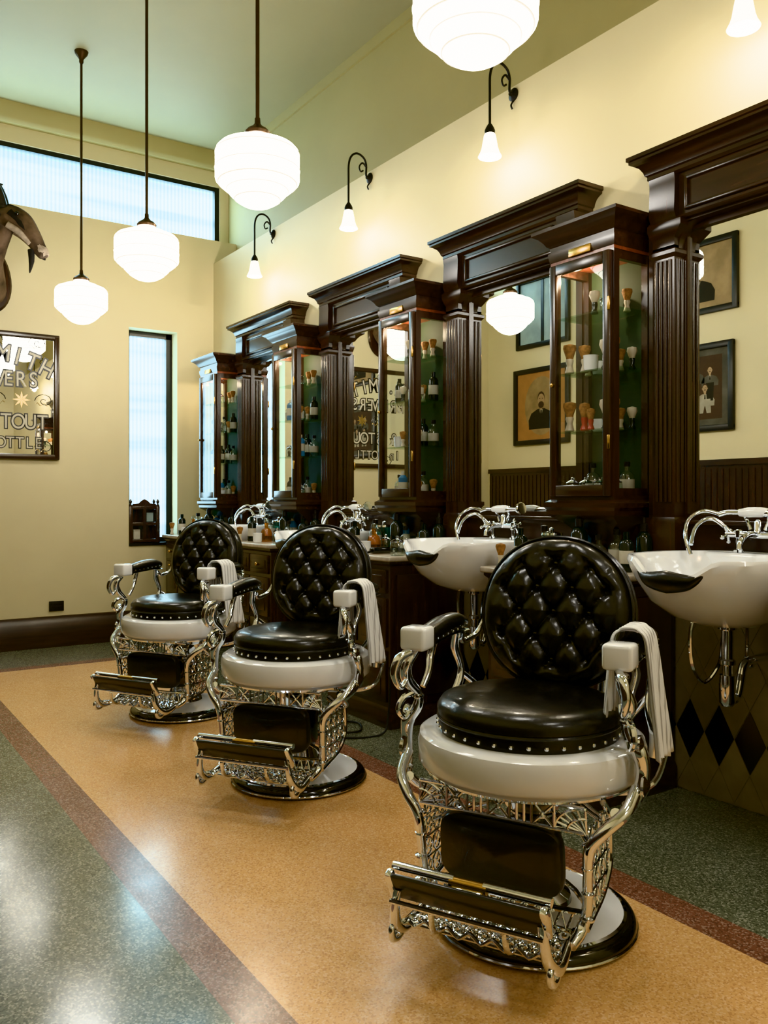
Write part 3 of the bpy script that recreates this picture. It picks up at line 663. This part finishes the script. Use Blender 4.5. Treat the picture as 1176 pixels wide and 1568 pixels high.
for (cx,cz,sg) in ((1.60,2.08,1),(1.22,2.08,-1),(1.55,2.56,1),(1.2,2.56,-1),(1.6,1.69,1),(1.1,1.66,-1)):
    b.tube([(cx+sg*(.004+.0035*t)*math.cos(t*.45),yy-.0195,cz+(.004+.0028*t)*math.sin(t*.45)) for t in range(22)],.0035,'signdk',6)
    b.tube([(cx-sg*.07+sg*.005*t,yy-.0195,cz-.03+.012*math.sin(t*.6)) for t in range(20)],.0025,'gold',6)
sign=b.obj()
def glyphtext(s,x,z,size,arc=0.0,sq=.82):
    adv=size*.66*sq; n=len(s); x0=x-adv*(n-1)/2
    for layer,(mat,off,yo) in enumerate((('signdk',.010,.0195),('signw',.0,.0215))):
        for i,ch in enumerate(s):
            if ch==' ': continue
            u=(i-(n-1)/2)/max(1,(n-1)/2)
            c=bpy.data.curves.new('lettering','FONT'); c.body=ch; c.size=size; c.align_x='CENTER'; c.extrude=.0006; c.offset=off*size/.17
            c.materials.append(M[mat]); o=bpy.data.objects.new('lettering',c); COL.objects.link(o)
            o.location=(x0+adv*i,yy-yo,z-arc*u*u); o.scale=(sq,1,1)
            o.rotation_euler=(pi/2,math.atan(2*arc*u/(adv*n/2)) ,0) if arc else (pi/2,0,0)
            o.parent=sign
glyphtext('W.H.SMITH',1.16,2.40,.20,.11); glyphtext('BREWERS',1.22,2.19,.18); glyphtext('& STOUT',1.30,1.84,.175); glyphtext('In BOTTLE',1.26,1.68,.13,0,.85)
# ---------------------------------------------------------------- pictures on left wall
def picture(yc,zc,w,h,art):
    b=MB('framed_picture'); x=XL; f=.055
    b.box(x+.002,x+.014,yc-w/2+.02,yc+w/2-.02,zc-h/2+.02,zc+h/2-.02,art)
    for z in (zc-h/2+f/2,zc+h/2-f/2): b.rbox((x+.02,yc,z),(.036,w,f),'blackf',.008)
    for y in (yc-w/2+f/2,yc+w/2-f/2): b.rbox((x+.02,y,zc),(.037,f,h-.02),'blackf',.008)
    X=x+.0145
    def ell(cy,cz,ry,rz,m,dx=0,n=28): b.add([(X+dx,cy+ry*math.cos(2*pi*i/n),cz+rz*math.sin(2*pi*i/n)) for i in range(n)],[tuple(range(n))],m)
    def poly(pts,m,dx,cy,cz,sc=1): b.add([(X+dx,cy+p*sc,cz+q*sc) for p,q in pts],[tuple(range(len(pts)))],m)
    def bust(cy,cz,sc,suit='suit',beard=False):
        poly([(-.15,-.20),(.15,-.20),(.155,-.12),(.12,-.06),(.04,-.025),(-.04,-.025),(-.12,-.06),(-.155,-.12)],suit,.001,cy,cz,sc)
        poly([(-.022,-.03),(.022,-.03),(.0,-.10)],'photo_l',.0015,cy,cz,sc)
        poly([(-.008,-.04),(.008,-.04),(.012,-.10),(-.012,-.10)],'suit',.0018,cy,cz,sc)
        ell(cy,cz+.015*sc,.022*sc,.05*sc,'skin',.0016)
        ell(cy,cz+.065*sc,.044*sc,.058*sc,'hair',.0019); ell(cy,cz+.052*sc,.040*sc,.052*sc,'skin',.0022)
        if beard: ell(cy,cz+.008*sc,.034*sc,.030*sc,'hair',.0024)
        for e in (-1,1):
            ell(cy+e*.016*sc,cz+.062*sc,.007*sc,.004*sc,'hair',.0026,10); ell(cy+e*.042*sc,cz+.052*sc,.007*sc,.013*sc,'skin',.0018,10)
        ell(cy,cz+.032*sc,.018*sc,.006*sc,'hair',.0026,12); ell(cy,cz+.045*sc,.005*sc,.012*sc,'photo_c',.0026,10)
    if art=='mat_o':
        ell(yc,zc,w*.30,h*.38,'photo_c',.0004); bust(yc,zc,1.25,'suit',True)
    elif art=='mat_g':
        poly([(-.5,-.5),(.5,-.5),(.5,.5),(-.5,.5)],'hair',.0004,yc,zc,.56)
        for p,q in ((-.16,.12),(-.02,.15),(.12,.12)):
            bust(yc+p,zc+q,.55,'mat_g'); poly([(-.05,-.1),(.05,-.1),(.04,-.3),(-.04,-.3)],'suit',.0012,yc+p,zc+q,.8)
        for p,q in ((-.11,-.04),(.09,-.04)):
            bust(yc+p,zc+q,.62,'photo_l'); poly([(-.09,-.1),(.09,-.1),(.10,-.30),(.03,-.30),(0,-.18),(-.03,-.30),(-.10,-.30)],'photo_l',.0024,yc+p,zc+q,.62)
    elif art=='pale_b':
        b.box(X-.001,X+.006,yc-.02,yc+.02,zc-h/2+.03,zc+h/2-.03,'blackf')  # blue pane with bar, made up to stand in for a reflected window
    else: bust(yc,zc,1.1)
    b.obj()
picture(6.62,2.27,.84,.84,'mat_o'); picture(6.60,3.30,.80,.78,'pale_b')
picture(4.70,2.24,.80,.78,'mat_g'); picture(4.66,3.22,.80,.66,'photo_c')
# ---------------------------------------------------------------- goat mount
b=MB('mounted_goat_head'); 
n=32
G0=Matrix.Translation((-.06,0,-.03)); b.T=G0
b.loft([[(1.23+.17*s_*math.cos(2*pi*i/n),y_,3.04+.27*s_*math.sin(2*pi*i/n)*(1+.12*math.sin(2*pi*i/n))) for i in range(n)] for s_,y_ in ((1,YB-.002),(1.03,YB-.02),(.95,YB-.035))],'wood')
b.tube([(1.22,7.46,2.98),(1.20,7.38,3.04),(1.18,7.26,3.18),(1.21,7.16,3.32),(1.26,7.08,3.44)],[(.14,.20),(.14,.20),(.12,.17),(.105,.145),(.09,.11)],'fur',22,5,up=(0,0,1))
b.T=G0@Matrix.Translation((1.28,7.08,3.45))@Matrix.Scale(1.30,4)@Matrix.Translation((-1.28,-7.08,-3.45))
b.tube([(1.22,7.10,3.41),(1.30,7.06,3.455),(1.36,7.02,3.435),(1.41,6.99,3.365),(1.45,6.97,3.29),(1.475,6.955,3.245),(1.485,6.95,3.228)],[(.06,.07),(.070,.082),(.062,.072),(.046,.055),(.034,.042),(.032,.034),(.012,.014)],'fur',22,6,up=(0,0,1))
b.tube([(1.44,6.975,3.315),(1.47,6.957,3.265),(1.488,6.945,3.236)],[(.030,.024),(.036,.034),(.022,.020)],'furl',14,4,up=(0,0,1))
for s in (-1,1):
    sd=Vector((.40,.92,0))*s
    b.tube([Vector((1.31,7.045,3.480))+sd*.050,Vector((1.37,7.02,3.42))+sd*.050,Vector((1.425,6.99,3.335))+sd*.033],[(.014,.024),(.016,.022),(.009,.011)],'furd',12,4,up=(0,0,1))
    b.tube([Vector((1.30,7.045,3.405))+sd*.053,Vector((1.36,7.02,3.365))+sd*.046,Vector((1.41,6.99,3.30))+sd*.032],[(.014,.020),(.016,.020),(.010,.012)],'furl',12,4,up=(0,0,1))
    base=Vector((1.28,7.07,3.51))+sd*.035
    b.tube([base,base+Vector((-.02,.01,.09))+sd*.02,base+Vector((-.06,.02,.18))+sd*.04,base+Vector((-.12,.04,.26))+sd*.06,base+Vector((-.20,.06,.31))+sd*.08],[.028,.025,.020,.014,.004],'horn',12,5)
    for k in range(6):
        c_=base+Vector((-.008*k-.004,.004*k,.033*k+.015))+sd*(.008*k+.004)
        b.sphere(c_,.0285-.0015*k,'horn',10,(1,1,.3))
    e=Vector((1.26,7.07,3.46))+sd*.06
    b.tube([e,e+sd*.06+Vector((-.01,0,-.01)),e+sd*.13+Vector((-.02,-.01,-.05)),e+sd*.17+Vector((-.02,-.01,-.09))],[(.012,.014),(.016,.034),(.012,.030),(.004,.006)],'furd',10,4,up=(0,0,1))
    b.sphere(Vector((1.352,7.02,3.470))+sd*.060,.013,'black',10)
    b.sphere(Vector((1.482,6.951,3.252))+sd*.016,.006,'black',8)
b.tube([(1.29,7.06,3.538),(1.37,7.02,3.503),(1.42,6.985,3.423),(1.45,6.968,3.348)],[(.022,.010),(.030,.011),(.024,.008),(.014,.006)],'furd',12,4,up=(0,0,1))
b.tube([(1.455,6.96,3.228),(1.485,6.95,3.218)],.006,'furd',8)
b.tube([(1.41,6.98,3.27),(1.41,6.97,3.20),(1.40,6.97,3.13)],[(.022,.02),(.016,.016),(.003,.003)],'furd',10,4)
b.T=Matrix.Identity(4)
b.obj()
# ---------------------------------------------------------------- small case on window sill
b=MB('wooden_display_case'); cx,cy,z0=2.46,YB+.062,wz0+.0062
w,d,h=.28,.14,.33
for a in (-1,1):
    for c in (-1,1):
        px,py=cx+a*(w/2-.016),cy+c*(d/2-.016)
        b.rbox((px,py,z0+h/2),(.032,.032,h),'wood',.004)
        b.lathe([(.018,h),(.018,h+.01),(.008,h+.02),(.018,h+.04),(.004,h+.065)],'wood',(px,py,z0),10)
for z in (.02,.17,.315): b.rbox((cx,cy,z0+z),(w-.01,d-.01,.030),'woodh',.004)
b.box(cx-.014,cx+.014,cy-d/2+.004,cy-d/2+.02,z0+.02,z0+.31,'wood')
b.box(cx-w/2+.02,cx+w/2-.02,cy+d/2-.02,cy+d/2-.012,z0+.02,z0+.31,'wood')
b.loft([[(cx+p*w/2,yq_,z0+h+q) for p,q in ((-.8,0),(.8,0),(.75,.02),(.4,.025),(.2,.05),(0,.065),(-.2,.05),(-.4,.025),(-.75,.02))] for yq_ in (cy-d/2+.006,cy-d/2+.018)],'wood')
b.box(cx-.09,cx-.03,cy-.03,cy+.03,z0+.036,z0+.12,'label'); b.box(cx+.03,cx+.09,cy-.03,cy+.03,z0+.19,z0+.27,'pale_b'); b.obj()
# ---------------------------------------------------------------- bottles etc
def lm(name,parts):
    b=MB(name)
    for prof,m in parts: b.lathe(prof,m,n=20)
    return b.mesh()
brush=lm('shaving_brush',[([(.014,0),(.017,.004),(.012,.02),(.010,.03),(.015,.045),(.013,.052)],'bone'),([(.012,.050),(.014,.06),(.024,.09),(.022,.102),(.0,.108)],'bristle')])
brush2=lm('shaving_brush',[([(.016,0),(.018,.006),(.011,.025),(.014,.045),(.013,.052)],'redh'),([(.012,.050),(.015,.06),(.022,.09),(.018,.105),(.0,.11)],'bristle')])
brush3=lm('shaving_brush',[([(.016,0),(.018,.006),(.011,.02),(.015,.04),(.013,.052)],'darkb'),([(.012,.050),(.015,.06),(.025,.085),(.022,.102),(.0,.108)],'bone')])
tall=lm('glass_bottle',[([(.0,0),(.03,.0),(.033,.01),(.033,.09),(.026,.105),(.012,.115),(.011,.135)],'bottleg'),([(.0125,.133),(.014,.135),(.014,.155),(.0,.158)],'blackf'),([(.0335,.03),(.0336,.031),(.0336,.075),(.0335,.076)],'label')])
dark=lm('hair_tonic_bottle',[([(0,0),(.028,0),(.030,.008),(.030,.12),(.022,.135),(.013,.14),(.013,.17),(0,.172)],'darkb'),([(.0303,.035),(.0306,.036),(.0306,.09),(.0303,.091)],'label')])
spray=lm('spray_bottle',[([(0,0),(.030,0),(.032,.01),(.032,.13),(.02,.15),(.012,.155)],'darkb'),([(.013,.155),(.015,.156),(.015,.185),(.008,.19),(.006,.21),(0,.212)],'blackf')])
amberb=lm('amber_decanter',[([(0,0),(.036,0),(.040,.01),(.040,.06),(.030,.085),(.013,.10),(.013,.125),(.018,.13)],'amber'),([(.010,.13),(.018,.14),(.014,.155),(0,.16)],'bottleg')])
jar=lm('glass_jar',[([(0,0),(.035,0),(.038,.006),(.038,.06),(.034,.066)],'bottleg'),([(.037,.066),(.038,.07),(.02,.08),(.008,.085),(.010,.095),(0,.10)],'chrome')])
tealj=lm('teal_comb_jar',[([(0,0),(.042,0),(.045,.006),(.045,.12),(.047,.125)],'teal'),([(0,.125),(.048,.126),(.046,.136),(.01,.142),(.012,.155),(0,.16)],'chrome')])
mug=lm('shaving_mug',[([(0,0),(.032,0),(.036,.01),(.038,.07),(.040,.075),(.035,.075),(.033,.02),(0,.015)],'porc')])
blue=lm('shampoo_bottle',[([(0,0),(.030,0),(.032,.008),(.032,.13),(.02,.145),(.013,.15)],'blueb'),([(.012,.15),(.012,.175),(0,.177)],'label'),([(.0325,.04),(.0327,.041),(.0327,.10),(.0325,.101)],'label')])
Z=[1.2655,1.5675,1.8375]
def put(me,x,y,z,sc=1): inst(me,me.name.split('.')[0],(x,y,z),random.random()*6,sc)
for k,yc in enumerate(YC):
    if k in (0,1):
        for z in (Z[1],Z[2]):
            for i in range(5):
                put([brush,brush3,mug,brush,brush][i] if z==Z[2] else [brush,brush3,brush2,brush2,brush][i],2.925+.03*(i%2),yc-.13+.065*i,z,[1.25,1.3,.9,1.2,1.3][i])
            for i in range(5): put([brush3,brush,tall,mug,brush][i],3.05,yc-.13+.065*i,z,.95 if i not in (2,3) else .8)
        for i in range(4): put(jar,2.94,yc-.125+.083*i,Z[0],.9)
        for i in range(3): put([tall,dark,tall][i],3.04,yc-.11+.1*i,Z[0])
    else:
        for zi,z in enumerate(Z):
            for i in range(4):
                put([dark,tall,brush,jar,mug,brush3,blue][(i*2+k+zi*3)%7],2.93+.03*(i%2),yc-.12+.08*i,z,.88)
            for i in range(3): put([brush,tall,dark][(i+zi)%3],3.045,yc-.11+.1*i,z)
for k,yc in enumerate(YC):
    put(jar,2.95,yc-.07,2.0975,.8); put(brush,3.04,yc-.11,2.0975); put(brush3,2.95,yc+.0,2.0975); put(brush,3.05,yc-.02,2.0975)
zc_=.941
for k,yc in enumerate(YC):
    items=[(dark,2.88,-.24,1),(tall,2.95,-.13,1.15),(spray,2.97,-.26,1.1),(tall,2.82,-.14,1.0),(amberb,2.76,.10,1.05),(tealj,2.95,.27,1.1),(jar,2.68,-.26,1.1),
           (tall,2.85,.22,1.2),(dark,2.70,.22,1.05),(mug,2.66,.04,.9),(spray,2.87,.02,1.2),(blue,2.97,.08,1),(jar,2.86,.12,1),(brush,2.63,.28,1)]
    for me,x,dy,s in items: put(me,x,yc+dy,zc_,s)
b=MB('hair_clipper'); b.rbox((0,0,.02),(.14,.045,.036),'black',.012,3); b.rbox((.078,0,.02),(.02,.04,.02),'chrome',.003); b.tube([(-.07,0,.02),(-.085,.01,.01),(-.08,.03,.006),(-.05,.035,.006)],.004,'cord',6,4)
cl=b.mesh(); inst(cl,'hair_clipper',(2.68,2.55,zc_),0.0); inst(cl,'hair_clipper',(2.68,4.00,zc_),0.0)
b=MB('power_cord'); b.tube([(2.565,3.74,.35),(2.54,3.72,.10),(2.48,3.70,.008),(2.30,3.75,.008),(2.2,3.95,.008),(2.35,4.10,.008),(2.50,3.98,.008),(2.42,3.82,.008),(2.28,3.85,.016),(2.22,4.05,.008),(2.40,4.25,.008),(2.50,4.35,.008)],.006,'cord',8,8); b.obj()

# ---------------------------------------------------------------- world & camera
w=bpy.data.worlds.new('sky'); scn.world=w; w.use_nodes=True
bg=w.node_tree.nodes['Background']; bg.inputs[0].default_value=(.74,.92,1,1); bg.inputs[1].default_value=10
cam=bpy.data.cameras.new('camera'); co=bpy.data.objects.new('camera',cam); COL.objects.link(co)
cam.sensor_fit='HORIZONTAL'; cam.sensor_width=24; cam.lens=24*1290/1176; cam.shift_y=-19/1176; cam.clip_start=.02
co.location=(0,0,1.25); co.rotation_euler=(pi/2,0,-math.atan(871/1290))
scn.camera=co
scn.view_settings.view_transform='Khronos PBR Neutral'
scn.view_settings.look='None'
scn.view_settings.exposure=1.08
